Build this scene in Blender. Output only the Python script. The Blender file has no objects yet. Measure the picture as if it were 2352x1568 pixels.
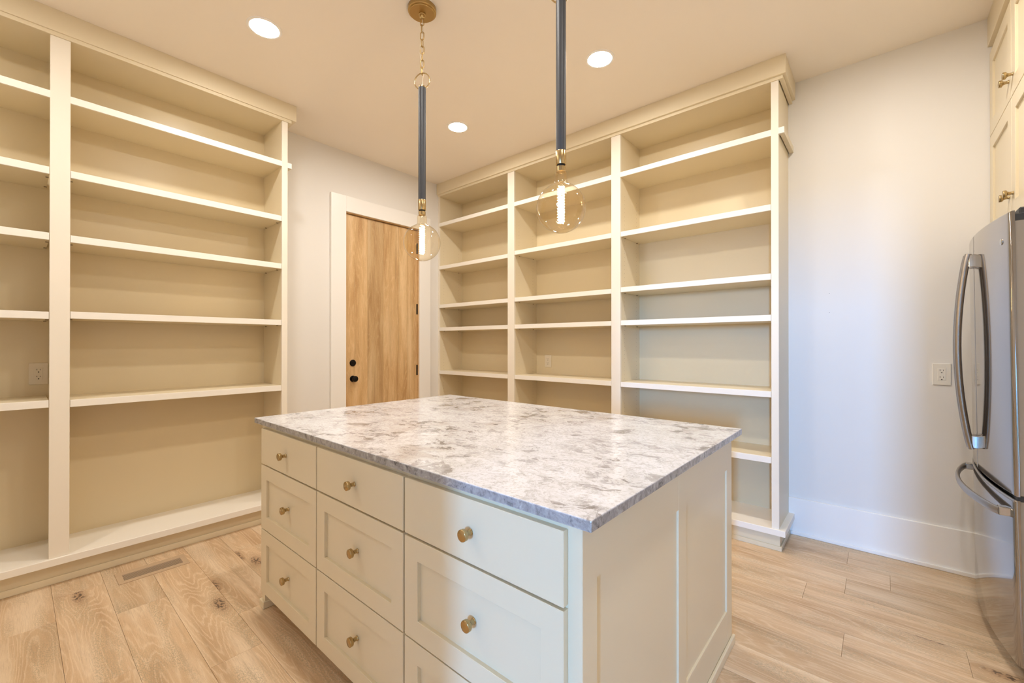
import bpy, bmesh, math, random
from mathutils import Vector, Matrix
random.seed(7)
S = bpy.context.scene
C = S.collection
PI = math.pi

# ---------------------------------------------------------------- camera
EYE = 1.283
cam = bpy.data.cameras.new('camera'); cam_o = bpy.data.objects.new('camera', cam); C.objects.link(cam_o)
cam.sensor_fit = 'HORIZONTAL'; cam.sensor_width = 36.0; cam.lens = 983.83/2352*36.0
cam.shift_y = 1.84/2352; cam.clip_start = 0.02; cam.clip_end = 60
cam_o.location = (0, 0, EYE)
cam_o.rotation_euler = (math.radians(90.168), 0, math.radians(40.691))
S.camera = cam_o

# ---------------------------------------------------------------- world, daylight, exposure
world = bpy.data.worlds.new('world'); S.world = world; world.use_nodes = True
world.node_tree.nodes['Background'].inputs[0].default_value = (0.62, 0.78, 1.0, 1)
world.node_tree.nodes['Background'].inputs[1].default_value = 0.6
vs = S.view_settings
vs.view_transform = 'Standard'; vs.look = 'None'; vs.gamma = 1.0; vs.use_curve_mapping = False
vs.exposure = 0.21
S.cycles.max_bounces = 8; S.cycles.diffuse_bounces = 6; S.cycles.glossy_bounces = 4; S.cycles.transmission_bounces = 4; S.cycles.transparent_max_bounces = 8
S.cycles.caustics_reflective = False; S.cycles.caustics_refractive = False
S.cycles.use_denoising = True; S.cycles.use_light_tree = False
CAN_E = 225.0            # radiance of the recessed lenses
CAN_COL = (1.0, 0.95, 0.885)
FIL_E = 150.0            # radiance of the bulb filaments
WIN_W = 850.0            # daylight power behind the hall window
wl = bpy.data.lights.new('daylight', 'AREA'); wl_o = bpy.data.objects.new('daylight', wl); C.objects.link(wl_o)
wl.shape = 'RECTANGLE'; wl.size = 0.42; wl.size_y = 1.35; wl.energy = WIN_W; wl.color = (0.20, 0.48, 1.0)
wl_o.location = (1.75, -8.25, 2.25)
wl_o.rotation_euler = (math.radians(90), 0, math.radians(14))

# ---------------------------------------------------------------- helpers
def tag(o, label=None, cat=None, group=None, kind=None):
    if label: o['label'] = label
    if cat: o['category'] = cat
    if group: o['group'] = group
    if kind: o['kind'] = kind
    return o
def empty(name, loc=(0, 0, 0)):
    o = bpy.data.objects.new(name, None); C.objects.link(o); o.location = loc
    o.empty_display_size = 0.05
    return o
def base(parent):
    v = Vector((0, 0, 0))
    p = parent
    while p is not None:
        v = v + p.location; p = p.parent
    return v
def link(name, bm, mat, parent=None, smooth=False, off=None):
    """bmesh in world coordinates -> object, moved into the parent's frame"""
    me = bpy.data.meshes.new(name)
    b = base(parent) if off is None else Vector(off)
    if b.length > 0: bmesh.ops.translate(bm, vec=-b, verts=bm.verts)
    bmesh.ops.recalc_face_normals(bm, faces=bm.faces)
    bm.to_mesh(me); bm.free()
    if smooth:
        for p in me.polygons: p.use_smooth = True
    o = bpy.data.objects.new(name, me); C.objects.link(o)
    if mat is not None: me.materials.append(mat)
    if parent is not None: o.parent = parent
    return o
def add_box(bm, x0, x1, y0, y1, z0, z1, bev=0.0, seg=1):
    if x0 > x1: x0, x1 = x1, x0
    if y0 > y1: y0, y1 = y1, y0
    if z0 > z1: z0, z1 = z1, z0
    t = bmesh.new()
    vs_ = [t.verts.new(p) for p in ((x0,y0,z0),(x1,y0,z0),(x1,y1,z0),(x0,y1,z0),(x0,y0,z1),(x1,y0,z1),(x1,y1,z1),(x0,y1,z1))]
    for f in ((3,2,1,0),(4,5,6,7),(0,1,5,4),(1,2,6,5),(2,3,7,6),(3,0,4,7)): t.faces.new([vs_[i] for i in f])
    if bev > 0:
        bmesh.ops.bevel(t, geom=list(t.edges), offset=bev, segments=seg, affect='EDGES', profile=0.5)
    merge(bm, t)
def merge(bm, t):
    m = bpy.data.meshes.new('tmp'); t.to_mesh(m); t.free(); bm.from_mesh(m); bpy.data.meshes.remove(m)
def box(name, b, mat, parent=None, bev=0.0015, seg=1):
    bm = bmesh.new(); add_box(bm, *b, bev=bev, seg=seg)
    return link(name, bm, mat, parent)
def frame_axes(n):
    n = Vector(n).normalized()
    a = Vector((0,0,1)) if abs(n.z) < 0.9 else Vector((1,0,0))
    u = a.cross(n).normalized(); v = n.cross(u)
    return n, u, v
def add_lathe(bm, prof, org, axis=(0,0,1), seg=32, cap=True):
    """prof: list of (r, h) along the axis"""
    n, u, v = frame_axes(axis); org = Vector(org); rings = []
    for r, h in prof:
        if r < 1e-6: rings.append([bm.verts.new(org + n*h)]); continue
        rings.append([bm.verts.new(org + n*h + (u*math.cos(2*PI*i/seg) + v*math.sin(2*PI*i/seg))*r) for i in range(seg)])
    for a, b in zip(rings, rings[1:]):
        for i in range(seg):
            j = (i+1) % seg
            if len(a) == 1 and len(b) == 1: continue
            if len(a) == 1: bm.faces.new((a[0], b[i], b[j]))
            elif len(b) == 1: bm.faces.new((a[i], a[j], b[0]))
            else: bm.faces.new((a[i], a[j], b[j], b[i]))
    if cap:
        for r in (rings[0], rings[-1]):
            if len(r) > 2: bm.faces.new(r)
def add_sweep(bm, pts, rad, seg=8, closed=False, rx=None, up=None):
    """tube (or flattened tube) along pts"""
    pts = [Vector(p) for p in pts]; n = len(pts); rings = []
    ref = Vector(up) if up else None
    for i, p in enumerate(pts):
        if closed: t = (pts[(i+1) % n] - pts[i-1]).normalized()
        else: t = (pts[min(i+1, n-1)] - pts[max(i-1, 0)]).normalized()
        if ref is None:
            ref = Vector((0,0,1)) if abs(t.z) < 0.9 else Vector((1,0,0))
        u = (ref - t*ref.dot(t)).normalized(); v = t.cross(u)
        if up is None: ref = u
        rr = rad[i] if isinstance(rad, (list, tuple)) else rad
        r2 = rr*(rx if rx else 1.0)
        rings.append([bm.verts.new(p + u*math.cos(2*PI*k/seg)*rr + v*math.sin(2*PI*k/seg)*r2) for k in range(seg)])
    m = n if closed else n-1
    for i in range(m):
        a, b = rings[i], rings[(i+1) % n]
        for k in range(seg):
            l = (k+1) % seg; bm.faces.new((a[k], a[l], b[l], b[k]))
    if not closed:
        bm.faces.new(rings[0]); bm.faces.new(rings[-1])
def autosmooth(o, ang=35):
    me = o.data
    for p in me.polygons: p.use_smooth = True
    bm = bmesh.new(); bm.from_mesh(me)
    for e in bm.edges:
        e.smooth = (len(e.link_faces) == 2 and e.calc_face_angle(0) < math.radians(ang))
    bm.to_mesh(me); bm.free()
    return o
def copy_tree(o, parent=None):
    c = o.copy(); C.objects.link(c)
    if parent is not None: c.parent = parent
    for ch in list(o.children): copy_tree(ch, c)
    return c

# ---------------------------------------------------------------- materials
class Nt:
    def __init__(s, name):
        s.m = bpy.data.materials.new(name); s.m.use_nodes = True
        s.t = s.m.node_tree; s.b = s.t.nodes['Principled BSDF']; s.out = s.t.nodes['Material Output']
    def n(s, typ, **kw):
        x = s.t.nodes.new(typ)
        for k, v in kw.items():
            if k.startswith('i_'):
                key = k[2:]; key = int(key) if key.isdigit() else key.replace('_', ' ')
                x.inputs[key].default_value = v
            else: setattr(x, k, v)
        return x
    def l(s, a, b): s.t.links.new(a, b)
    def math(s, op, a, b=None, clamp=False):
        x = s.n('ShaderNodeMath', operation=op, use_clamp=clamp)
        for i, q in enumerate((a, b)):
            if q is None: continue
            if isinstance(q, (int, float)): x.inputs[i].default_value = q
            else: s.l(q, x.inputs[i])
        return x.outputs[0]
    def mix(s, f, a, b, mode='MIX'):
        x = s.n('ShaderNodeMix', data_type='RGBA', blend_type=mode)
        for sock, q in ((x.inputs[0], f), (x.inputs[6], a), (x.inputs[7], b)):
            if isinstance(q, (int, float)): sock.default_value = q
            elif isinstance(q, tuple): sock.default_value = q if len(q) == 4 else (*q, 1)
            else: s.l(q, sock)
        return x.outputs[2]
    def ramp(s, f, stops, interp='LINEAR'):
        x = s.n('ShaderNodeValToRGB'); cr = x.color_ramp; cr.interpolation = interp
        while len(cr.elements) < len(stops): cr.elements.new(0.5)
        for e, (p, c) in zip(cr.elements, stops):
            e.position = p; e.color = c if len(c) == 4 else (*c, 1)
        s.l(f, x.inputs[0]); return x.outputs[0]
    def bump(s, h, strength, dist=0.001):
        x = s.n('ShaderNodeBump', i_Strength=strength, i_Distance=dist); s.l(h, x.inputs['Height'])
        s.l(x.outputs[0], s.b.inputs['Normal'])
def paint(name, col, rough=0.45, var=0.02, bump=0.0, scale=220, spec=0.5):
    t = Nt(name); tc = t.n('ShaderNodeTexCoord')
    no = t.n('ShaderNodeTexNoise', i_Scale=2.3, i_Detail=0.0); t.l(tc.outputs['Object'], no.inputs['Vector'])
    lo = tuple(c*(1-var) for c in col); hi = tuple(min(1, c*(1+var)) for c in col)
    t.l(t.mix(no.outputs[0], lo, hi), t.b.inputs['Base Color'])
    t.b.inputs['Roughness'].default_value = rough
    t.b.inputs['Specular IOR Level'].default_value = spec
    return t.m
def metal(name, col, rough, streak=None, bump=0.02, aniso=0.0):
    t = Nt(name); tc = t.n('ShaderNodeTexCoord')
    mp = t.n('ShaderNodeMapping'); mp.inputs['Scale'].default_value = streak or (60, 60, 60)
    t.l(tc.outputs['Object'], mp.inputs['Vector'])
    no = t.n('ShaderNodeTexNoise', i_Scale=6.0, i_Detail=4.0); t.l(mp.outputs[0], no.inputs['Vector'])
    t.l(t.mix(no.outputs[0], tuple(c*0.93 for c in col), tuple(min(1, c*1.05) for c in col)), t.b.inputs['Base Color'])
    t.b.inputs['Metallic'].default_value = 1.0
    t.l(t.math('ADD', t.math('MULTIPLY', no.outputs[0], 0.08), rough - 0.04), t.b.inputs['Roughness'])
    t.b.inputs['Anisotropic'].default_value = aniso
    if bump > 0: t.bump(no.outputs[0], bump, 0.0003)
    return t.m
def emitter(name, col, strength):
    t = Nt(name); t.b.inputs['Base Color'].default_value = (0.9, 0.9, 0.9, 1)
    t.b.inputs['Emission Color'].default_value = (*col, 1)
    t.b.inputs['Emission Strength'].default_value = strength
    return t.m

def oak(name, along, lo, mid, hi, line_amt, knots=True, rand_scale=9.0, hue_var=0.12):
    """planks: grain along axis `along`; each object gets its own piece of the pattern"""
    t = Nt(name); tc = t.n('ShaderNodeTexCoord'); oi = t.n('ShaderNodeObjectInfo')
    sep = t.n('ShaderNodeSeparateXYZ'); t.l(tc.outputs['Object'], sep.inputs[0])
    ax = {'X': (0, 1, 2), 'Z': (2, 1, 0)}[along]
    L = sep.outputs[ax[0]]; Wd = sep.outputs[ax[1]]; T = sep.outputs[ax[2]]
    rnd = oi.outputs['Random']
    def vec(sl, sw, st, offl=37.0, offw=11.0):
        cv = t.n('ShaderNodeCombineXYZ')
        t.l(t.math('ADD', t.math('MULTIPLY', L, sl), t.math('MULTIPLY', rnd, offl)), cv.inputs[0])
        t.l(t.math('ADD', t.math('MULTIPLY', Wd, sw), t.math('MULTIPLY', rnd, offw)), cv.inputs[1])
        t.l(t.math('MULTIPLY', T, st), cv.inputs[2])
        return cv.outputs[0]
    # knots
    vo = t.n('ShaderNodeTexVoronoi', i_Scale=1.0, feature='F1', voronoi_dimensions='2D'); vo.inputs['Randomness'].default_value = 1.0
    wob = t.n('ShaderNodeTexNoise', i_Scale=9.0, i_Detail=3.0); t.l(vec(1, 1, 1), wob.inputs['Vector'])
    kv = t.n('ShaderNodeVectorMath', operation='ADD'); t.l(vec(0.95, 2.9, 1, 23, 17), kv.inputs[0])
    ks = t.n('ShaderNodeVectorMath', operation='SCALE'); t.l(wob.outputs['Color'], ks.inputs[0]); ks.inputs['Scale'].default_value = 0.10
    t.l(ks.outputs[0], kv.inputs[1]); t.l(kv.outputs[0], vo.inputs['Vector'])
    kd = vo.outputs['Distance']
    # rings: slow noise stretched along the grain, bent round the knots
    big = t.n('ShaderNodeTexNoise', i_Scale=1.0, i_Detail=2.0, i_Roughness=0.45); t.l(vec(0.62, 6.5, 1), big.inputs['Vector'])
    bend = t.math('MULTIPLY', t.math('POWER', 2.718, t.math('MULTIPLY', kd, -6.0)), 0.40 if knots else 0.12)
    field = t.math('ADD', big.outputs[0], bend)
    jit = t.n('ShaderNodeTexNoise', i_Scale=1.0, i_Detail=3.0); t.l(vec(9, 60, 1), jit.inputs['Vector'])
    ph = t.math('ADD', t.math('MULTIPLY', field, 150.0), t.math('MULTIPLY', jit.outputs[0], 6.5))
    ring = t.math('ADD', t.math('MULTIPLY', t.math('SINE', ph), 0.5), 0.5)
    thin = t.math('POWER', ring, 4.0)
    # fibre
    fib = t.n('ShaderNodeTexNoise', i_Scale=1.0, i_Detail=4.0, i_Roughness=0.7); t.l(vec(14, 330, 4), fib.inputs['Vector'])
    fleck = t.n('ShaderNodeTexNoise', i_Scale=1.0, i_Detail=2.0); t.l(vec(60, 260, 4), fleck.inputs['Vector'])
    # broad tone
    tone = t.n('ShaderNodeTexNoise', i_Scale=1.0, i_Detail=2.0); t.l(vec(1.1, 9.0, 1, 51, 29), tone.inputs['Vector'])
    col = t.ramp(tone.outputs[0], [(0.30, lo), (0.5, mid), (0.72, hi)])
    col = t.mix(t.math('MULTIPLY', thin, line_amt), col, hi)
    col = t.mix(t.ramp(fib.outputs[0], [(0.34, (0.30,)*3), (0.52, (0, 0, 0))]), col, tuple(c*0.72 for c in lo))
    col = t.mix(t.math('MULTIPLY', t.ramp(fleck.outputs[0], [(0.60, (0, 0, 0)), (0.72, (1, 1, 1))]), 0.35), col, tuple(min(1, c*1.12) for c in hi))
    stk = t.n('ShaderNodeTexNoise', i_Scale=1.0, i_Detail=3.0, i_Roughness=0.6); t.l(vec(1.3, 34, 1, 41, 13), stk.inputs['Vector'])
    col = t.mix(t.ramp(stk.outputs[0], [(0.54, (0, 0, 0)), (0.72, (0.36,)*3)]), col, tuple(c*0.66 for c in lo))
    if knots:      # greyish speckled patches of the wire-brushed boards
        msk = t.n('ShaderNodeTexNoise', i_Scale=1.0, i_Detail=1.0); t.l(vec(2.2, 9, 1, 19, 7), msk.inputs['Vector'])
        spk = t.n('ShaderNodeTexNoise', i_Scale=1.0, i_Detail=3.0, i_Roughness=0.75); t.l(vec(90, 210, 1), spk.inputs['Vector'])
        col = t.mix(t.math('MULTIPLY', t.ramp(msk.outputs[0], [(0.50, (0, 0, 0)), (0.64, (0.9,)*3)]), t.ramp(spk.outputs[0], [(0.46, (0, 0, 0)), (0.58, (0.75,)*3)])), col, (0.40, 0.325, 0.215))
    tint = t.ramp(rnd, [(0.0, tuple([1-hue_var, 1-hue_var*1.05, 1-hue_var*1.15])), (0.35, (1, 1, 1)), (0.7, (1.0+hue_var*.25, 1.0+hue_var*.2, 1.0+hue_var*.1)), (1.0, (1-hue_var*.45, 1-hue_var*.5, 1-hue_var*.6))])
    col = t.mix(1.0, col, tint, 'MULTIPLY')
    if knots:
        halo = t.ramp(kd, [(0.01, (0.65,)*3), (0.15, (0, 0, 0))])
        col = t.mix(halo, col, tuple(c*k for c, k in zip(lo, (0.62, 0.52, 0.45))))
        star = t.n('ShaderNodeTexNoise', i_Scale=1.0, i_Detail=3.0); t.l(vec(55, 90, 1), star.inputs['Vector'])
        core = t.math('MULTIPLY', t.ramp(kd, [(0.035, (1, 1, 1)), (0.085, (0, 0, 0))]), t.ramp(star.outputs[0], [(0.47, (0, 0, 0)), (0.56, (1, 1, 1))]))
        col = t.mix(t.math('MULTIPLY', core, 0.85), col, (0.06, 0.04, 0.03))
    t.l(col, t.b.inputs['Base Color'])
    t.l(t.math('ADD', t.math('MULTIPLY', fib.outputs[0], 0.16), 0.40), t.b.inputs['Roughness'])
    t.bump(t.math('ADD', fib.outputs[0], t.math('MULTIPLY', thin, 0.5)), 0.10, 0.0006)
    return t.m

def quartz(name):
    t = Nt(name); tc = t.n('ShaderNodeTexCoord')
    mp = t.n('ShaderNodeMapping'); mp.inputs['Rotation'].default_value = (0, 0, math.radians(-40)); mp.inputs['Scale'].default_value = (1.0, 1.35, 1.0)
    t.l(tc.outputs['Object'], mp.inputs['Vector'])
    warp = t.n('ShaderNodeTexNoise', i_Scale=7.0, i_Detail=4.0); t.l(mp.outputs[0], warp.inputs['Vector'])
    sc = t.n('ShaderNodeVectorMath', operation='SCALE'); t.l(warp.outputs['Color'], sc.inputs[0]); sc.inputs['Scale'].default_value = 0.22
    ad = t.n('ShaderNodeVectorMath', operation='ADD'); t.l(mp.outputs[0], ad.inputs[0]); t.l(sc.outputs[0], ad.inputs[1])
    cloud = t.n('ShaderNodeTexNoise', i_Scale=3.6, i_Detail=7.0, i_Roughness=0.62); t.l(ad.outputs[0], cloud.inputs['Vector'])
    blot = t.n('ShaderNodeTexNoise', i_Scale=11.0, i_Detail=9.0, i_Roughness=0.70); t.l(ad.outputs[0], blot.inputs['Vector'])
    fine = t.n('ShaderNodeTexNoise', i_Scale=90.0, i_Detail=4.0, i_Roughness=0.7); t.l(tc.outputs['Object'], fine.inputs['Vector'])
    col = t.ramp(cloud.outputs[0], [(0.33, (0.47, 0.45, 0.45)), (0.45, (0.59, 0.60, 0.645)), (0.60, (0.67, 0.69, 0.755))])
    f = t.math('MULTIPLY', t.ramp(blot.outputs[0], [(0.53, (0, 0, 0)), (0.575, (1, 1, 1))]), t.ramp(cloud.outputs[0], [(0.42, (1, 1, 1)), (0.60, (0.15,)*3)]))
    col = t.mix(t.math('MULTIPLY', f, 0.85), col, (0.15, 0.135, 0.13))
    vein = t.math('ABSOLUTE', t.math('SUBTRACT', t.math('ADD', t.math('MULTIPLY', blot.outputs[0], 0.5), t.math('MULTIPLY', warp.outputs[0], 0.5)), 0.5))
    col = t.mix(t.ramp(vein, [(0.0, (0.40,)*3), (0.014, (0, 0, 0))]), col, (0.22, 0.20, 0.195))
    col = t.mix(t.ramp(fine.outputs[0], [(0.36, (0.45,)*3), (0.50, (0, 0, 0))]), col, (0.33, 0.315, 0.31))
    # chips of darker stone
    vo = t.n('ShaderNodeTexVoronoi', i_Scale=55.0); t.l(ad.outputs[0], vo.inputs['Vector'])
    chip = t.math('MULTIPLY', t.ramp(vo.outputs['Distance'], [(0.16, (1, 1, 1)), (0.30, (0, 0, 0))]), t.ramp(fine.outputs[0], [(0.50, (0, 0, 0)), (0.56, (1, 1, 1))]))
    col = t.mix(t.math('MULTIPLY', chip, 0.4), col, (0.12, 0.11, 0.11))
    # side faces painted darker for the weaker light there, mottled like the stone
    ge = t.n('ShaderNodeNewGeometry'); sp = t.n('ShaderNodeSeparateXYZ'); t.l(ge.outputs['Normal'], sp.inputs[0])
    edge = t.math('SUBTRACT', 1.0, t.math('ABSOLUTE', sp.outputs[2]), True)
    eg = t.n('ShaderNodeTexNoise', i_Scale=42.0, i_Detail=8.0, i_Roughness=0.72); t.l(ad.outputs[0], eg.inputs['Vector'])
    edge_shade = t.ramp(eg.outputs[0], [(0.36, (0.07, 0.066, 0.065)), (0.44, (0.25, 0.238, 0.23)), (0.56, (0.36, 0.345, 0.335)), (0.66, (0.52, 0.505, 0.50))])
    col = t.mix(t.math('MULTIPLY', edge, 0.85), col, edge_shade)
    t.l(col, t.b.inputs['Base Color'])
    t.b.inputs['Roughness'].default_value = 0.16
    t.bump(fine.outputs[0], 0.015, 0.0003)
    return t.m

def thin_glass(name, tint, ior=1.45):
    t = Nt(name); t.t.nodes.remove(t.b)
    tr = t.n('ShaderNodeBsdfTransparent'); gl = t.n('ShaderNodeBsdfGlossy'); gl.inputs['Roughness'].default_value = 0.03
    tc = t.n('ShaderNodeTexCoord'); no = t.n('ShaderNodeTexNoise', i_Scale=8.0); t.l(tc.outputs['Object'], no.inputs['Vector'])
    t.l(t.mix(no.outputs[0], tint, tuple(min(1, c*1.03) for c in tint)), tr.inputs[0])
    lw = t.n('ShaderNodeLayerWeight'); lw.inputs['Blend'].default_value = 0.5
    fac = t.math('ADD', t.math('MULTIPLY', t.math('POWER', lw.outputs['Facing'], 4.0), 0.85), 0.05)
    mx = t.n('ShaderNodeMixShader'); t.l(fac, mx.inputs[0]); t.l(tr.outputs[0], mx.inputs[1]); t.l(gl.outputs[0], mx.inputs[2])
    t.l(mx.outputs[0], t.out.inputs['Surface'])
    return t.m

M = {}
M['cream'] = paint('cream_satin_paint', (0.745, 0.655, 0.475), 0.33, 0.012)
M['frame'] = paint('cream_frame_lit', (0.81, 0.75, 0.645), 0.33, 0.012)  # paler copy of the cream, direct light on the stiles put into the colour
M['shelf'] = paint('cream_shelf_lit', (0.84, 0.80, 0.725), 0.33, 0.012)  # palest copy of the cream, light on board fronts and decks painted in
M['back'] = paint('cream_back_shaded', (0.70, 0.595, 0.395), 0.30, 0.012)  # tanner copy of the cream, shade inside the bays painted in
M['wall'] = paint('white_wall_paint', (0.78, 0.76, 0.73), 0.55, 0.012, 0.05, 160)
M['ceil'] = paint('ceiling_paint', (0.88, 0.815, 0.725), 0.8, 0.012, 0.05, 160)
M['trim'] = paint('white_trim_paint', (0.88, 0.865, 0.84), 0.35, 0.01, 0.02)
M['floor'] = oak('oak_floor', 'X', (0.51, 0.335, 0.19), (0.65, 0.465, 0.29), (0.80, 0.645, 0.465), 0.50)
M['door'] = oak('oak_door', 'Z', (0.46, 0.265, 0.105), (0.62, 0.405, 0.195), (0.77, 0.565, 0.325), 0.35, knots=False, hue_var=0.16)
M['sub'] = paint('dark_underlay', (0.22, 0.15, 0.10), 0.9)
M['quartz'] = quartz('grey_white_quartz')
M['brass'] = metal('brushed_brass', (0.50, 0.37, 0.185), 0.25, (8, 8, 8), 0.0)
M['brass2'] = metal('satin_gold', (0.50, 0.35, 0.15), 0.36, (8, 8, 8), 0.0)
M['black'] = paint('charcoal_rod', (0.035, 0.038, 0.046), 0.5, 0.1, 0.05)
M['iron'] = metal('black_hardware', (0.03, 0.028, 0.026), 0.42, (8, 8, 8), 0.0)
M['steel'] = metal('stainless_steel', (0.385, 0.36, 0.34), 0.075, (300, 300, 1.5), 0.0)
M['steel2'] = metal('handle_steel', (0.40, 0.37, 0.34), 0.34, (160, 160, 160), 0.03)
M['chrome'] = metal('chrome', (0.62, 0.62, 0.62), 0.09, (8, 8, 8), 0.0)
M['fside'] = paint('grey_appliance_paint', (0.30, 0.265, 0.225), 0.38)
M['dark'] = paint('dark_plastic', (0.03, 0.03, 0.032), 0.5)
M['plate'] = paint('outlet_plastic', (0.80, 0.76, 0.68), 0.3, 0.005, 0.0)
M['platec'] = paint('cream_outlet_plastic', (0.74, 0.66, 0.52), 0.35, 0.005, 0.0)
M['slot'] = paint('slot_dark', (0.04, 0.03, 0.02), 0.7)
M['hole'] = paint('pin_hole_dark', (0.30, 0.24, 0.16), 0.8)
M['vent'] = paint('vent_oak_tint', (0.50, 0.36, 0.23), 0.5, 0.06)
M['ventd'] = paint('vent_recess', (0.07, 0.05, 0.035), 0.8)
M['lens'] = emitter('recessed_lens', CAN_COL, CAN_E)
M['filament'] = emitter('filament_glow', (1.0, 0.68, 0.34), FIL_E)
M['amber'] = thin_glass('amber_glass', (0.98, 0.93, 0.825))
M['pane'] = thin_glass('window_pane', (0.97, 0.98, 0.98))
M['cord'] = paint('clear_cord', (0.75, 0.68, 0.55), 0.3)

# ---------------------------------------------------------------- room constants
XL, XR, YB, YF, H = -3.73, 1.07, 3.4477, -1.0, 3.048
T = 0.12
HY = -8.1    # far end of the hall that the doorway behind the camera opens to
HX0, HX1 = -0.55, 2.6
OX0, OX1, OZ = -0.36, 0.74, 2.06          # that doorway
DY0, DY1, DZ = 1.985, 2.812, 2.497        # oak door opening

# ---------------------------------------------------------------- shell
floor = box('floor', (XL-T, XR+T, YF-T, YB+T, -0.10, -0.012), M['sub'], None, 0)
tag(floor, 'light oak plank floor with knots and pale grain', 'floor', kind='structure')
bm = bmesh.new(); add_box(bm, XL-T, XR+T, YF-T, YB+T, H, H+0.1)
tag(link('ceiling', bm, M['ceil']), 'warm white painted ceiling with recessed lights', 'ceiling', kind='structure')
bm = bmesh.new()
add_box(bm, XL-T, XL, YF-T, DY0, -0.1, H); add_box(bm, XL-T, XL, DY1, YB+T, -0.1, H); add_box(bm, XL-T, XL, DY0, DY1, DZ, H)
add_box(bm, XL-T-0.02, XL-T, DY0-.1, DY1+.1, -0.1, DZ+.1)
wall_left = tag(link('wall_left', bm, M['wall']), 'white wall holding the oak door', 'wall', kind='structure')
wall_back = tag(box('wall_back', (XL, XR, YB, YB+T, -0.1, H), M['wall'], None, 0), 'white wall beside the refrigerator and behind the three bay bookcase', 'wall', kind='structure')
tag(box('wall_right', (XR, XR+T, YF-T, YB+T, -0.1, H), M['wall'], None, 0), 'white wall behind the refrigerator', 'wall', kind='structure')
bm = bmesh.new()
add_box(bm, XL, OX0, YF-T, YF, -0.1, H); add_box(bm, OX1, XR, YF-T, YF, -0.1, H); add_box(bm, OX0, OX1, YF-T, YF, OZ, H)
tag(link('wall_front', bm, M['wall']), 'white wall with the open doorway to the hall', 'wall', kind='structure')
# small fixing holes in the white wall
for z in (1.607, 1.483):
    bm = bmesh.new(); add_lathe(bm, [(0.0018, 0), (0.0018, 0.0006)], (-0.25, YB-0.0005, z), (0, -1, 0), 8)
    link('fixing_hole', bm, M['slot'], wall_back)

# hall beyond the doorway
bm = bmesh.new()
add_box(bm, HX0, HX1, HY-0.1, YF-T, -0.1, 0)
tag(link('floor', bm, M['vent']), 'hall floor beyond the doorway', 'floor', kind='structure')
bm = bmesh.new(); add_box(bm, HX0-0.1, HX0, HY-0.1, YF-T, -0.1, 3.1); add_box(bm, HX1, HX1+0.1, HY-0.1, YF-T, -0.1, 3.1); add_box(bm, HX0-.1, HX1+.1, HY-.1, YF-T, 3.1, 3.2)
WX0, WX1, WZ0, WZ1 = 1.49, 2.01, 1.50, 2.98
add_box(bm, HX0-.1, WX0, HY-.1, HY, -.1, 3.1); add_box(bm, WX1, HX1+.1, HY-.1, HY, -.1, 3.1)
add_box(bm, WX0, WX1, HY-.1, HY, -.1, WZ0); add_box(bm, WX0, WX1, HY-.1, HY, WZ1, 3.1)
add_box(bm, XR, HX1+.1, YF-T-.1, YF-T, -.1, 3.2); add_box(bm, HX0-.1, HX1+.1, YF-T-.02, YF-T, 2.06, 3.2); add_box(bm, OX1, XR+.1, YF-T-.02, YF-T, 0, 2.5)
tag(link('wall_hall', bm, M['wall']), 'white hall walls beyond the doorway', 'wall', kind='structure')
bm = bmesh.new()
for a in ((WX0, WX0+.05, WZ0, WZ1), (WX1-.05, WX1, WZ0, WZ1), (WX0, WX1, WZ0, WZ0+.05), (WX0, WX1, WZ1-.05, WZ1)):
    add_box(bm, a[0], a[1], HY-.07, HY-.02, a[2], a[3])
win = tag(link('window_1', bm, M['trim']), 'white framed hall window letting in daylight', 'window', kind='structure')
box('pane', (WX0+.05, WX1-.05, HY-.05, HY-.046, WZ0+.05, WZ1-.05), M['pane'], win, 0)

# floor planks, laid along X
PW, Y0 = 0.1894, 0.130
known = {0: [-3.15, -2.235, -0.9], -1: [-2.89, -1.4], 2: [-2.012, -0.4], 3: [-2.315, -0.75], 1: [-2.75, -1.2], 16: [-1.9, -0.15], 15: [-1.6, 0.038], 14: [-1.75, -0.142],
         13: [-2.2, -0.302], 12: [-1.4, 0.268], 11: [-1.8, -0.124], 4: [-3.02, -1.5, 0.2], 10: [-2.4, -0.55, 0.6]}
for n in range(-7, 18):
    y0, y1 = Y0 + n*PW, min(Y0 + (n+1)*PW, YB)
    y0 = max(y0, YF-T)
    if y1 - y0 < 0.01: continue
    js = known.get(n)
    if js is None:
        js = []; x = XL + random.uniform(0.5, 1.8)
        while x < XR - 0.35:
            js.append(x); x += random.uniform(1.1, 2.0)
    xs = [XL] + js + [XR]
    for x0, x1 in zip(xs, xs[1:]):
        g = 0.0004; bm = bmesh.new(); dz = random.uniform(-0.0004, 0.0)
        add_box(bm, x0+g, x1-g, y0+g, y1-g, -0.0119, dz, bev=0.0006)
        c = ((x0+x1)/2, (y0+y1)/2, 0)
        p = link('plank', bm, M['floor'], None, off=c); p.location = Vector(c) - floor.location; p.parent = floor

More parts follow.
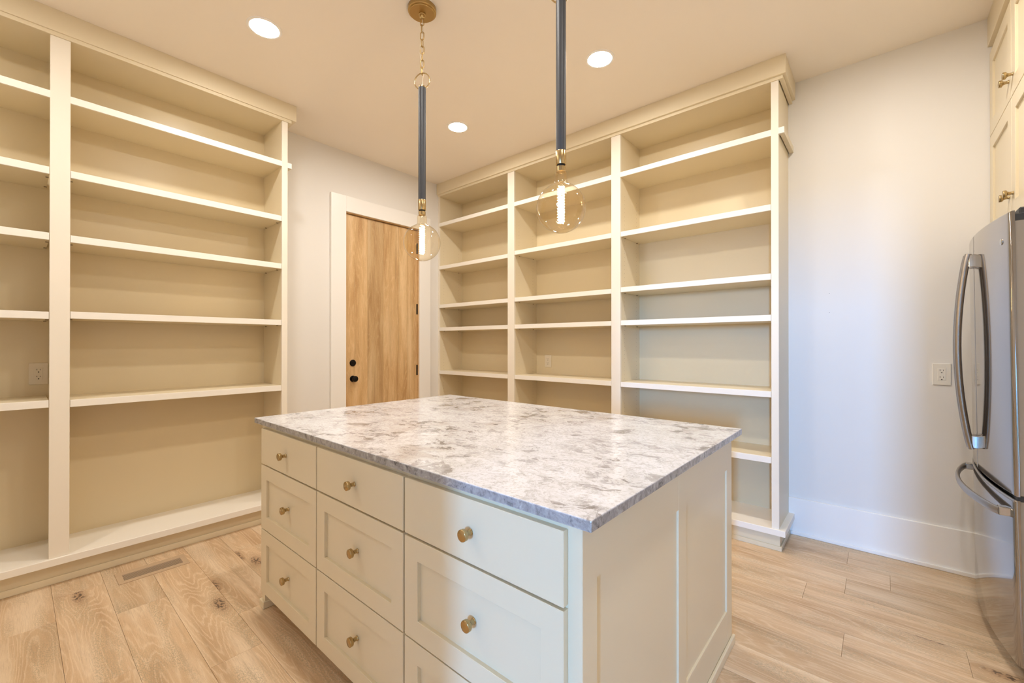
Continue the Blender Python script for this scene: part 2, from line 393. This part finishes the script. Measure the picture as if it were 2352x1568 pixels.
# ---------------------------------------------------------------- oak door in the left wall and its casing
door = empty('door_1', (XL-0.02, (DY0+DY1)/2, 0))
tag(door, 'flush oak plank door with black knob and deadbolt', 'door', kind='structure')
DXF = XL - 0.022          # face of the door
edges = [DY0+.006, 2.226, 2.397, 2.575, 2.681, DY1-.004]
for a, b in zip(edges, edges[1:]):
    bm = bmesh.new(); add_box(bm, DXF-0.04, DXF, a+.0004, b-.0004, 0.008, DZ-0.012, bev=0.0012)
    c = Vector((DXF-0.02, (a+b)/2, 0)); p = link('plank', bm, M['door'], None, off=c); p.parent = door; p.location = c - door.location
bm = bmesh.new()
add_box(bm, XL-T, XL, DY0-.0005, DY0+.004, 0, DZ); add_box(bm, XL-T, XL, DY1-.004, DY1+.0005, 0, DZ); add_box(bm, XL-T, XL, DY0, DY1, DZ-.006, DZ)
link('jamb', bm, M['door'], door)
def knob_y(org, prof, name, mat, parent, axis):
    bm = bmesh.new(); add_lathe(bm, prof, org, axis, 28); return autosmooth(link(name, bm, mat, parent))
knob_y((DXF, 2.072, 1.101), [(0.031, 0), (0.031, 0.006), (0.028, 0.010), (0.016, 0.0105), (0.016, 0.013), (0, 0.0135)], 'deadbolt', M['iron'], door, (1, 0, 0))
k = knob_y((DXF, 2.072, 0.954), [(0.029, 0), (0.029, 0.005), (0.026, 0.008), (0.011, 0.009), (0.011, 0.026), (0.020, 0.032), (0.027, 0.042), (0.028, 0.052), (0.023, 0.060), (0.012, 0.0635), (0, 0.064)], 'door_knob', M['iron'], door, (1, 0, 0))
for z in (2.24, 1.594, 0.947, 0.22):
    bm = bmesh.new(); add_lathe(bm, [(0.006, 0), (0.006, 0.11)], (DXF+0.006, DY1-0.004, z), (0, 0, 1), 10)
    add_box(bm, DXF, DXF+0.002, DY1-0.014, DY1-0.004, z, z+0.11)
    link('hinge', bm, M['iron'], door)
# casing
bm = bmesh.new(); CF = XL + 0.02
add_box(bm, XL, CF, 1.843, DY0, 0, 2.6386, bev=.0015); add_box(bm, XL, CF, DY1, 2.955, 0, 2.6386, bev=.0015); add_box(bm, XL, CF, DY0-.001, DY1+.001, DZ, 2.6386, bev=.0015)
tag(link('trim_1', bm, M['trim']), 'flat white casing around the oak door', 'door casing', kind='structure')

# baseboards
def baseboard(name, b, shoe, label):
    bm = bmesh.new(); add_box(bm, *b, bev=.0015); o = link(name, bm, M['trim']); tag(o, label, 'baseboard', kind='structure')
    box('shoe_moulding', shoe, M['trim'], o, 0.003, 2); return o
baseboard('baseboard_back', (-0.4745, XR, YB-.016, YB, 0, .244), (-0.4625, XR, YB-.028, YB-.016, 0, .022), 'tall flat white baseboard on the wall beside the refrigerator')
baseboard('baseboard_left', (XL, XL+.016, 1.372, 1.843, 0, .244), (XL+.016, XL+.028, 1.372, 1.843, 0, .022), 'white baseboard between the two bay bookcase and the door casing')
baseboard('baseboard_left', (XL, XL+.016, 2.955, 3.08, 0, .244), (XL+.016, XL+.028, 2.955, 3.08, 0, .022), 'short white baseboard between the door casing and the three bay bookcase')

baseboard('baseboard_right', (XR-.016, XR, YF, YB-.03, 0, .244), (XR-.028, XR-.016, YF, 2.40, 0, .022), 'white baseboard along the wall behind the refrigerator')

# ---------------------------------------------------------------- built-in bookcases
ZF1, ZF0, ZR0, ZCR = 2.6157, 2.5786, 2.911, 2.9325
# left bookcase: stands on the left wall, face at X = XA
XA, XAI = -3.31, -3.6555
AY0, AYe = -0.985, 1.3139
A = empty('built_in_bookcase', (XL, 0.2, 0))
tag(A, 'cream built-in bookcase with two wide bays, an oak floor vent in front of it', 'bookcase')
P = M['cream']
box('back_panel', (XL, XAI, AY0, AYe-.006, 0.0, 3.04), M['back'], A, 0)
box('stile', (XA-.019, XA, 1.2746, AYe, .151, ZR0), M['frame'], A)
box('end_panel', (XL, XA-.0185, 1.2748, AYe-.0004, .151, ZR0), P, A, 0)
box('stile', (XA-.02, XA, 0.1212, 0.197, .151, ZR0), M['frame'], A)
box('divider', (XAI-.01, XA-.019, 0.157, 0.187, .151, ZR0), P, A)
box('end_panel', (XL, XA, AY0, AY0+.04, .151, ZR0), M['frame'], A)
box('deck', (XL, XA+.015, AY0, AYe+.035, .113, .151), M['shelf'], A)
ld = box('ledge', (XL, XA-.0125, AY0, AYe+.0287, ZF0, ZF1), P, A, 0)
box('lit_edge', (XA-.0126, XA-.0005, AY0, AYe+.0287, ZF0, ZF1), M['shelf'], ld, 0)  # pale strip split off the board, its colour holds the light on the front
box('top_rail', (XL, XA+.006, AY0, AYe+.025, ZR0, ZCR+.001), P, A)
box('crown', (XL, XA+.014, AY0, AYe+.056, ZCR, H), P, A)
box('plinth', (XL, XA-.045, AY0, AYe+.0, 0, .114), P, A)
box('shoe_moulding', (XA-.045, XA-.036, AY0, AYe+.009, 0, .035), P, A)
box('shoe_moulding', (XL+.03, XA-.0452, AYe, AYe+.0088, 0, .0348), P, A)
for ys, zs in (((0.197, 1.2746), (2.2147, 1.8667, 1.4557, .9784)), ((AY0+.04, .1212), (2.213, 1.866, 1.450, .985))):
    for z in zs:
        sh = box('shelf', (XAI+.001, XA-.0125, ys[0]+.0015, ys[1]-.0015, z-.038, z), P, A, 0)
        box('lit_edge', (XA-.0126, XA-.001, ys[0]+.0015, ys[1]-.0015, z-.038, z), M['shelf'], sh, .001)
        for y, s in ((ys[0]+.001, 1), (ys[1]-.001, -1)):      # metal pins that carry the shelf
            bm = bmesh.new()
            for x in (XA-.07, XAI+.06): add_lathe(bm, [(0.003, 0), (0.003, 0.012)], (x, y, z-.0405), (0, s, 0), 8)
            tag(link('shelf_pins', bm, M['hole'], A), kind='stuff')
# right bookcase: on the back wall, face at Y = YBF
YBF, YBI = 3.0748, 3.4216
BX = [(-3.729, -3.7125), (-2.699, -2.617), (-1.610, -1.532), (-.515, -.4745)]
B = empty('built_in_bookcase', (-2.1, YB, 0))
tag(B, 'cream built-in bookcase with three bays behind the island', 'bookcase')
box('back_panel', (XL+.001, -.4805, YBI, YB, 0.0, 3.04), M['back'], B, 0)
for i, (a, b) in enumerate(BX):
    box('stile', (a, b, YBF, YBF+.019, .138, ZR0), M['frame'], B, .0008)
    box('divider' if 0 < i < 3 else 'end_panel', (a+.0003, b-.0003, YBF+.0185, YBI+.01 if 0 < i < 3 else YB+.001, .138, ZR0), P, B, 0)
xr = -.4745
box('deck', (XL+.001, xr+.035, YBF-.014, YB, .100, .138), M['shelf'], B)
def eared(name, yf, ear, z0, z1, mat):
    # board with a mitred strip returning along the open end, a shadow gap between strip and end panel
    bm = bmesh.new(); add_box(bm, XL+.001, xr, yf, YB, z0, z1)
    add_box(bm, xr+.0001, xr+.0054, yf, yf+.018, z0, z1-.0041); add_box(bm, xr+.0055, xr+ear, yf, YB, z0, z1-.0041)
    add_box(bm, xr+.0001, xr+ear, yf, YB, z1-.004, z1)
    link(name, bm, mat, B)
eared('ledge', YBF+.0125, .030, ZF0, ZF1, P)
box('lit_edge', (XL+.001, xr+.030, YBF+.0005, YBF+.0126, ZF0, ZF1), M['shelf'], [o for o in B.children if o.name.startswith('ledge')][0], 0)
eared('top_rail', YBF-.006, .0235, ZR0, ZCR+.001, P)
box('crown', (XL+.001, xr+.0415, YBF-.022, YB, ZCR, H), P, B)
box('plinth', (XL+.001, xr+.002, YBF+.019, YB, 0, .101), P, B)
box('shoe_moulding', (XL+.001, xr+.012, YBF+.010, YBF+.019, 0, .028), P, B)
box('shoe_moulding', (xr+.002, xr+.0118, YBF+.0188, YB-.0285, 0, .0278), P, B)
rows = [((BX[0][1], BX[1][0]), (2.140, 1.714, 1.461, .986, .576)), ((BX[1][1], BX[2][0]), (2.156, 1.715, 1.461, .987, .576)), ((BX[2][1], BX[3][0]), (2.1521, 1.7199, 1.4623, .9851, .5745))]
for xs, zs in rows:
    for z in zs:
        sh = box('shelf', (xs[0]+.0015, xs[1]-.0015, YBF+.0125, YBI-.001, z-.038, z), P, B, 0)
        box('lit_edge', (xs[0]+.0015, xs[1]-.0015, YBF+.001, YBF+.0126, z-.038, z), M['shelf'], sh, .001)  # front strip of the shelf with the edge light painted in
        for x, s in ((xs[0]+.001, 1), (xs[1]-.001, -1)):
            bm = bmesh.new()
            for y in (YBF+.07, YBI-.06): add_lathe(bm, [(0.003, 0), (0.003, 0.012)], (x, y, z-.0405), (s, 0, 0), 8)
            tag(link('shelf_pins', bm, M['hole'], B), kind='stuff')
bm = bmesh.new()
for i in range(3):
    for side in (0, 1):
        x = rows[i][0][0]+.0003 if side == 0 else rows[i][0][1]-.0003
        for y in (YBF+.07, YBI-.06):
            z = 0.30
            while z < 2.46:
                if min(abs(z-zz+.019) for zz in rows[i][1]) > .03:
                    add_lathe(bm, [(0.0021, 0), (0.0021, 0.0003)], (x, y, z), (1 if side == 0 else -1, 0, 0), 6)
                z += .032
tag(link('pin_holes', bm, M['hole'], B), kind='stuff')

# ---------------------------------------------------------------- wall outlets
def outlet(org, n, label, mat, mat2):
    """org: centre of the plate on the wall, n: wall normal"""
    o = empty('wall_outlet', org); n = Vector(n); r = Vector((0, 0, 1)).cross(n)
    def bx_(bm, u0, u1, v0, v1, d0, d1, bev):
        t = bmesh.new(); add_box(t, u0, u1, v0, v1, d0, d1, bev=bev, seg=2)
        mtx = Matrix(((r.x, 0, n.x, org[0]), (r.y, 0, n.y, org[1]), (0, 1, 0, org[2]), (0, 0, 0, 1)))
        bmesh.ops.transform(t, matrix=mtx, verts=t.verts); merge(bm, t)
    bm = bmesh.new(); bx_(bm, -.0375, .0375, -.061, .061, 0, .006, .002); link('plate', bm, mat, o)
    bm = bmesh.new(); bx_(bm, -.0168, .0168, -.0335, .0335, .005, .0075, .0006); link('receptacle', bm, mat2, o)
    bm = bmesh.new()
    for c in (.0195, -.0195):
        bx_(bm, -.0078, -.0054, c, c+.008, .007, .0079, 0); bx_(bm, .0054, .0074, c, c+.007, .007, .0079, 0); bx_(bm, -.0028, .0028, c-.0125, c-.0075, .007, .0079, 0)
    tag(link('slots', bm, M['slot'], o), kind='stuff')
    tag(o, label, 'outlet'); return o
outlet((XAI, .0925, 1.111), (1, 0, 0), 'outlet on the back of the two bay bookcase', M['platec'], M['platec'])
outlet((-2.473, YBI, 1.111), (0, -1, 0), 'cream outlet on the back of the three bay bookcase', M['platec'], M['platec'])
outlet((.2645, YB, 1.108), (0, -1, 0), 'white outlet on the bare wall by the refrigerator', M['plate'], M['plate'])

# ---------------------------------------------------------------- floor vent
V = empty('floor_vent', (-3.14, .521, 0)); tag(V, 'oak-toned slotted floor vent in front of the two bay bookcase', 'floor vent')
vx0, vx1, vy0, vy1 = -3.222, -3.066, .366, .676
bm = bmesh.new()
add_box(bm, vx0, -3.181, vy0, vy1, 0, .003, bev=.0008); add_box(bm, -3.096, vx1, vy0, vy1, 0, .003, bev=.0008)
add_box(bm, -3.1815, -3.0955, vy0, .392, 0, .003, bev=.0008); add_box(bm, -3.1815, -3.0955, .650, vy1, 0, .003, bev=.0008)
link('frame', bm, M['vent'], V)
box('recess', (-3.1815, -3.0955, .391, .651, 0, .0006), M['ventd'], V, 0)
for i in range(7):
    x = -3.1755 + i*.0124
    box('slat', (x, x+.0045, .391, .651, .0005, .0028), M['vent'], V, .0006)

# ---------------------------------------------------------------- island
IX0, IX1, IYF, IYB = -2.300, -.4856, .7974, 2.012
DFY, ITOP, ZC = .779, .8927, .918
I = empty('kitchen_island', ((IX0+IX1)/2, (IYF+IYB)/2, 0))
tag(I, 'cream kitchen island with nine drawers under the grey quartz top', 'kitchen island')
bm = bmesh.new()
add_box(bm, IX0, IX1-.02, IYF, IYB, .092, ITOP); add_box(bm, IX0+.02, IX1-.03, IYF+.075, IYB-.01, 0, .093)
link('carcass', bm, P, I)
def ring_front(x0, x1, z0, z1, yf, yb, w, dep):
    """shaker frame facing -Y, front at yf"""
    bm = bmesh.new()
    O = [(x0, z0), (x1, z0), (x1, z1), (x0, z1)]; Q = [(x0+w, z0+w), (x1-w, z0+w), (x1-w, z1-w), (x0+w, z1-w)]
    of = [bm.verts.new((x, yf, z)) for x, z in O]; qf = [bm.verts.new((x, yf, z)) for x, z in Q]
    ob = [bm.verts.new((x, yb, z)) for x, z in O]; qb = [bm.verts.new((x, yf+dep, z)) for x, z in Q]
    for i in range(4):
        j = (i+1) % 4
        bm.faces.new((of[i], of[j], qf[j], qf[i])); bm.faces.new((of[i], ob[i], ob[j], of[j])); bm.faces.new((qf[i], qf[j], qb[j], qb[i]))
    bm.faces.new(ob); bm.faces.new(qb)
    ed = [e for e in bm.edges if (e.verts[0].co.y < yf+1e-5 and e.verts[1].co.y < yf+1e-5) and not ((e.verts[0] in of) != (e.verts[1] in of))]
    bmesh.ops.bevel(bm, geom=ed, offset=.0012, segments=1, affect='EDGES')
    return bm
KP = [(.0085, 0), (.0085, .002), (.0072, .0032), (.0066, .006), (.0066, .011), (.0072, .0145), (.0088, .0175), (.0112, .0198), (.0138, .0214), (.0153, .0222), (.0158, .0232), (.0158, .0318), (.0155, .0328), (.0146, .0334), (.0, .0336)]
def knob(org, axis, parent):
    bm = bmesh.new(); add_lathe(bm, KP, org, axis, 28)
    return autosmooth(link('knob', bm, M['brass'], parent), 40)
cols = [(-2.2634, -1.6919), (-1.6838, -1.1113), (-1.1021, -.5224)]
rws = [(.7074, .8749), (.3987, .7003), (.092, .3936)]
for ci, (x0, x1) in enumerate(cols):
    for ri, (z0, z1) in enumerate(rws):
        if ri == 0: d = box('drawer', (x0, x1, DFY, IYF+.001, z0, z1), P, I, .0015)
        else:
            d = link('drawer', ring_front(x0, x1, z0, z1, DFY, IYF+.001, .063, .012), P, I)
        kn = knob(((x0+x1)/2, DFY + (.012 if ri else 0), (z0+z1)/2 + (.004 if ri else 0)), (0, -1, 0), d)
# right end: stiles, rails and panels
ex = IX1
for y0, y1 in ((IYF, .860), (1.375, 1.447), (1.936, IYB)):
    box('stile', (ex-.021, ex, y0, y1, 0.0 if y0 != 1.375 else .165, ITOP), P, I, .001)
box('rail', (ex-.021, ex-.0003, .8585, 1.9375, .7545, ITOP), P, I, .001)
box('rail', (ex-.021, ex-.0003, .8585, 1.9375, .0, .167), P, I, .001)
box('panel', (ex-.025, ex-.007, .858, 1.377, .16, .757), P, I, 0)
box('panel', (ex-.025, ex-.007, 1.445, 1.938, .16, .757), P, I, 0)
box('shoe_moulding', (ex, ex+.0115, IYF-.010, IYB+.010, 0, .036), P, I, .003, 2)
# face frame edge and feet
box('stile', (IX1-.037, IX1-.0003, IYF-.001, IYF+.02, 0, ITOP), P, I, .001)
box('foot', (IX0, IX0+.034, IYF, IYF+.06, 0, .094), P, I, .001)
bm = bmesh.new(); add_box(bm, IX0-.012, IX0+.042, IYF-.010, IYF+.062, 0, .034, bev=.003, seg=2)
link('foot_block', bm, P, I)
box('foot', (IX1-.055, IX1-.02, IYF, IYF+.06, 0, .094), P, I, .001)
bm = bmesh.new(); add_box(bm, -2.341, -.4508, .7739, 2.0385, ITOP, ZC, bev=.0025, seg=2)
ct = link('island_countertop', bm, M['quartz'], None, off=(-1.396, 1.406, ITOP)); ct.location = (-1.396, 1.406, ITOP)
tag(ct, 'white and grey mottled quartz top on the cream island', 'countertop')

# ---------------------------------------------------------------- cabinet above the refrigerator
CXF, CXB = .452, .472          # door face, frame face
K = empty('wall_cabinet', ((CXB+XR)/2, 2.945, 1.83)); tag(K, 'cream cabinet with four shaker doors above the refrigerator', 'cabinet')
box('carcass', (CXB, XR, 2.440, YB, 1.83, 2.892), P, K, .001)
box('crown', (.4445, XR, 2.41, YB, 2.891, H), P, K, .0015)
def ring_side(y0, y1, z0, z1, xf, xb, w, dep):
    bm = ring_front(y0, y1, z0, z1, xf, xb, w, dep)      # front looks to -Y, swap the axes so that it looks to -X
    for v in bm.verts: v.co = Vector((v.co.y, v.co.x, v.co.z))
    return bm
for y0, y1, ky in ((2.947, 3.443, 2.985), (2.447, 2.943, 2.905)):
    for z0, z1, kz in ((2.400, 2.850, 2.487), (1.848, 2.395, 1.955)):
        d = link('cabinet_door', ring_side(y0, y1, z0, z1, CXF, CXB+.001, .072, .009), P, K)
        knob((CXF, ky, kz), (-1, 0, 0), d)

# ---------------------------------------------------------------- refrigerator (stands a touch forward-leaning on its feet)
F = empty('refrigerator', (.42, 2.93, 0)); tag(F, 'stainless french door refrigerator with bowed handles', 'refrigerator')
FY0, FY1, FYC = 2.477, 3.383, 2.930
def fx(y): return .3505 + .043*((y-FYC)/.455)**2
def skin(y0, y1, z0, z1, thick, n=18, r=.006, lip=None):
    """curved sheet door front with rounded outline"""
    bm = bmesh.new(); sec = []
    prof = [(0, z0+r), (0, z1-r), (r*.3, z1-r*.3), (r, z1), (thick, z1), (thick, z0), (r, z0), (r*.3, z0+r*.3)]
    ys = [y0, y0+.0012, y0+.004] + [y0 + (y1-y0)*i/n for i in range(1, n)] + [y1-.004, y1-.0012, y1]
    for i, y in enumerate(ys):
        e = min(i, len(ys)-1-i); back = (.0035, .0012, 0)[min(e, 2)]
        sec.append([bm.verts.new((min(fx(y)+d+(back if d < .004 else 0), .3985+.02), y, z)) for d, z in prof])
    m = len(prof)
    for a, b in zip(sec, sec[1:]):
        for k in range(m): bm.faces.new((a[k], a[(k+1) % m], b[(k+1) % m], b[k]))
    bm.faces.new(sec[0]); bm.faces.new(sec[-1])
    return bm
box('body', (.470, 1.05, FY0+.003, FY1-.003, .05, 1.745), M['fside'], F, .004, 2)
for y0, y1 in ((FY0, FYC-.0015), (FYC+.0015, FY1)):
    d = autosmooth(link('door', skin(y0, y1, .703, 1.789, .014), M['steel'], F), 50)
    box('door_core', (.404 if y0 < 2.6 or y1 > 3.3 else .38, .462, y0+.0015, y1-.0015, .706, 1.752), M['fside'], d, .003)
fd = autosmooth(link('freezer_drawer', skin(FY0, FY1, .062, .688, .014, 30), M['steel'], F), 50)
box('drawer_core', (.404, .462, FY0+.0015, FY1-.0015, .064, .684), M['fside'], fd, .003)
box('gasket', (.40, .472, FY0+.006, FY1-.006, .67, .71), M['dark'], F, .001)
# pulled-out lip along the top of the freezer drawer
bm = bmesh.new(); pts = []
for i in range(31):
    y = FY0+.004 + (FY1-FY0-.008)*i/30; pts.append((fx(y)+.003, y, .684))
add_sweep(bm, pts, .006, 8); autosmooth(link('lip', bm, M['steel2'], fd), 60)
def bar(name, pts, rad, rx, parent, mat, up):
    bm = bmesh.new(); add_sweep(bm, pts, rad, 14, rx=rx, up=up); return autosmooth(link(name, bm, mat, parent), 60)
doors = [o for o in F.children if o.name.startswith('door')]
for o, yo in zip(doors, (-.026, .026)):
    y = FYC + yo; pts = []
    za, zb = .795, 1.700
    for i in range(25):
        s = i/24; pts.append((fx(FYC) - .020 - .040*math.sin(PI*s)**.8, y, za+(zb-za)*s))
    h_ = bar('handle', pts, .0145, .85, o, M['steel2'], (0, 1, 0))
    for z0, z1 in ((za+.004, za+.062), (zb-.062, zb-.004)):
        box('handle_bracket', (fx(FYC)-.022, fx(FYC)+.004, y-.013, y+.013, z0, z1), M['chrome'], o, .003, 2)
pts = []
for i in range(33):
    s = i/32; y = 2.515 + (3.345-2.515)*s; pts.append((fx(y) - .026 - .034*math.sin(PI*s)**.6, y, .630))
bar('handle', pts, .0165, .5, fd, M['steel2'], (0, 0, 1))
for y0, y1 in ((2.513, 2.548), (3.312, 3.347)):
    box('handle_bracket', (fx(y0)-.030, fx(y0)+.004, y0, y1, .614, .647), M['chrome'], fd, .004, 2)
bm = bmesh.new(); add_lathe(bm, [(.0125, -.004), (.0125, .002), (.011, .003), (0, .003)], (fx(2.545)+.0005, 2.545, 1.685), (-1, -.16, 0), 24); autosmooth(link('emblem', bm, M['chrome'], F), 40)
bm = bmesh.new(); add_box(bm, .400, .50, FY0+.002, FY0+.10, 1.746, 1.778, bev=.003); add_box(bm, .418, .50, FY0+.004, FY0+.08, 1.77, 1.800, bev=.004)
link('hinge_cover', bm, M['dark'], F)
bm = bmesh.new(); add_box(bm, .400, .50, FY1-.10, FY1-.002, 1.746, 1.778, bev=.003); add_box(bm, .418, .50, FY1-.08, FY1-.004, 1.77, 1.800, bev=.004)
link('hinge_cover', bm, M['dark'], F)
box('toe_grille', (.43, .46, FY0+.02, FY1-.02, .012, .062), M['dark'], F, .002)
for x in (.48, 1.0):
    for y in (FY0+.06, FY1-.06):
        bm = bmesh.new(); add_lathe(bm, [(.02, -.007 if x > .7 else -.001), (.02, .012), (.010, .014), (.010, .055)], (x, y, 0), (0, 0, 1), 16); link('foot', bm, M['dark'], F)
F.rotation_euler = (0, -.0105, 0)

# ---------------------------------------------------------------- pendants
def pendant(x, y, label):
    p = empty('pendant_light', (x, y, H)); tag(p, label, 'pendant light')
    bm = bmesh.new(); add_lathe(bm, [(.0735, H-0), (.0735, H-.019), (.071, H-.0215), (.066, H-.0225), (.066, H-.026), (.064, H-.028), (.018, H-.029)], (x, y, 0), (0, 0, 1), 48)
    autosmooth(link('canopy', bm, M['brass2'], p), 30)
    bm = bmesh.new(); add_lathe(bm, [(.018, H-.028), (.018, H-.034), (.013, H-.036), (.013, H-.050), (.008, H-.056), (0, H-.057)], (x, y, 0), (0, 0, 1), 24)
    autosmooth(link('hub', bm, M['brass2'], p), 40)
    top, bot = H-.052, 2.700; n = 8; pitch = (top-bot)/n; ln = pitch + .0055; w = .0095; rr = .0025
    for i in range(n):
        zc = top - pitch*(i+.5); ang = math.radians(35) + (PI/2 if i % 2 else 0) + random.uniform(-.25, .25)
        ca, sa = math.cos(ang), math.sin(ang); pts = []
        hl = ln/2 - w
        for k in range(9): a = PI*k/8; pts.append((w*math.cos(a), hl + w*math.sin(a)))
        for k in range(9): a = PI + PI*k/8; pts.append((w*math.cos(a), -hl + w*math.sin(a)))
        bm = bmesh.new(); add_sweep(bm, [(x+u*ca, y+u*sa, zc+v) for u, v in pts], rr, 6, closed=True)
        o = link('chain_link', bm, M['brass2'], p, smooth=True)
    # cord woven along the chain
    pts = []
    for i in range(25):
        s = i/24; a = s*2*PI*1.3; pts.append((x+.012*math.sin(a)*math.sin(PI*s), y+.010*math.cos(a)*math.sin(PI*s), H-.05 - (H-.05-2.632)*s))
    bm = bmesh.new(); add_sweep(bm, pts, .0012, 6); link('cord', bm, M['cord'], p, smooth=True)
    # ring
    pts = []; ra = .0425; ca, sa = math.cos(math.radians(28)), math.sin(math.radians(28))
    for k in range(40): a = 2*PI*k/40; pts.append((x+ra*math.cos(a)*ca, y+ra*math.cos(a)*sa, 2.665+ra*math.sin(a)))
    bm = bmesh.new(); add_sweep(bm, pts, .0030, 8, closed=True); link('ring', bm, M['brass'], p, smooth=True)
    def lat(name, prof, mat, par=p, seg=32, ang=35, cap=True):
        bm = bmesh.new(); add_lathe(bm, prof, (x, y, 0), (0, 0, 1), seg, cap); return autosmooth(link(name, bm, mat, par), ang)
    lat('top_cap', [(.0165, 2.637), (.0165, 2.624)], M['brass'])
    lat('rod', [(.017, 2.630), (.0195, 2.628), (.0195, 2.038)], M['black'])
    lat('sleeve', [(.0195, 2.0385), (.0202, 2.037), (.0202, 1.985), (.0195, 1.9835), (.012, 1.983)], M['brass'])
    lat('collar', [(.0165, 1.9835), (.0165, 1.975)], M['iron'])
    lat('socket', [(.014, 1.977), (.0185, 1.976), (.0185, 1.957), (.012, 1.956)], M['brass'])
    # globe bulb
    R = .0965; zc = 1.8141; prof = [(.0175, 1.9585), (.0235, 1.9535), (.0250, 1.947), (.0250, 1.920)]
    a0 = math.asin(.034/R)
    prof += [(.0265, 1.912)]
    for k in range(25):
        a = a0 + (PI-a0)*k/24; prof.append((R*math.sin(a) if k < 24 else 0, zc + R*math.cos(a)))
    b = lat('bulb', prof, M['amber'], cap=False, seg=48, ang=180)
    lat('stem', [(.010, 1.950), (.012, 1.925), (.010, 1.912), (.004, 1.905), (.004, 1.899)], M['pane'], b, 20, 60)
    pts = []; nt = 13; za, zb = 1.897, 1.753
    for k in range(nt*12+1):
        s = k/(nt*12); a = 2*PI*nt*s; pts.append((x+.0115*math.cos(a), y+.0115*math.sin(a), za+(zb-za)*s))
    bm = bmesh.new(); add_sweep(bm, pts, .0028, 5); link('filament', bm, M['filament'], b, smooth=True)
    return p
pendant(-1.8285, 1.40, 'globe bulb pendant hanging nearer the oak door')
pendant(-.950, 1.40, 'globe bulb pendant hanging nearer the refrigerator')

# ---------------------------------------------------------------- recessed lights
def can(x, y, label):
    c = empty('recessed_light', (x, y, H)); tag(c, label, 'recessed light', 'recessed ceiling lights')
    bm = bmesh.new(); add_lathe(bm, [(.088, H), (.087, H-.004), (.078, H-.0065), (.0725, H-.0045), (.0725, H)], (x, y, 0), (0, 0, 1), 48, cap=False); autosmooth(link('trim', bm, M['trim'], c), 40)
    bm = bmesh.new(); add_lathe(bm, [(.0727, H-.001), (.0727, H-.0045), (0, H-.0046)], (x, y, 0), (0, 0, 1), 40, cap=False); link('lens', bm, M['lens'], c)
can(-2.608, .91, 'lit recessed light in the ceiling before the two bay bookcase')
can(-2.608, 2.355, 'lit recessed light in the ceiling corner by the oak door')
can(-1.315, 2.365, 'lit recessed light in the ceiling before the middle of the three bay bookcase')
can(-1.315, .91, 'lit recessed light in the ceiling over the island front')
can(-.02, 2.365, 'lit recessed light in the ceiling before the refrigerator')
can(-2.608, -.54, 'lit recessed light in the ceiling over the near end of the two bay bookcase')
can(-.02, .91, 'lit recessed light in the ceiling inside the open doorway')
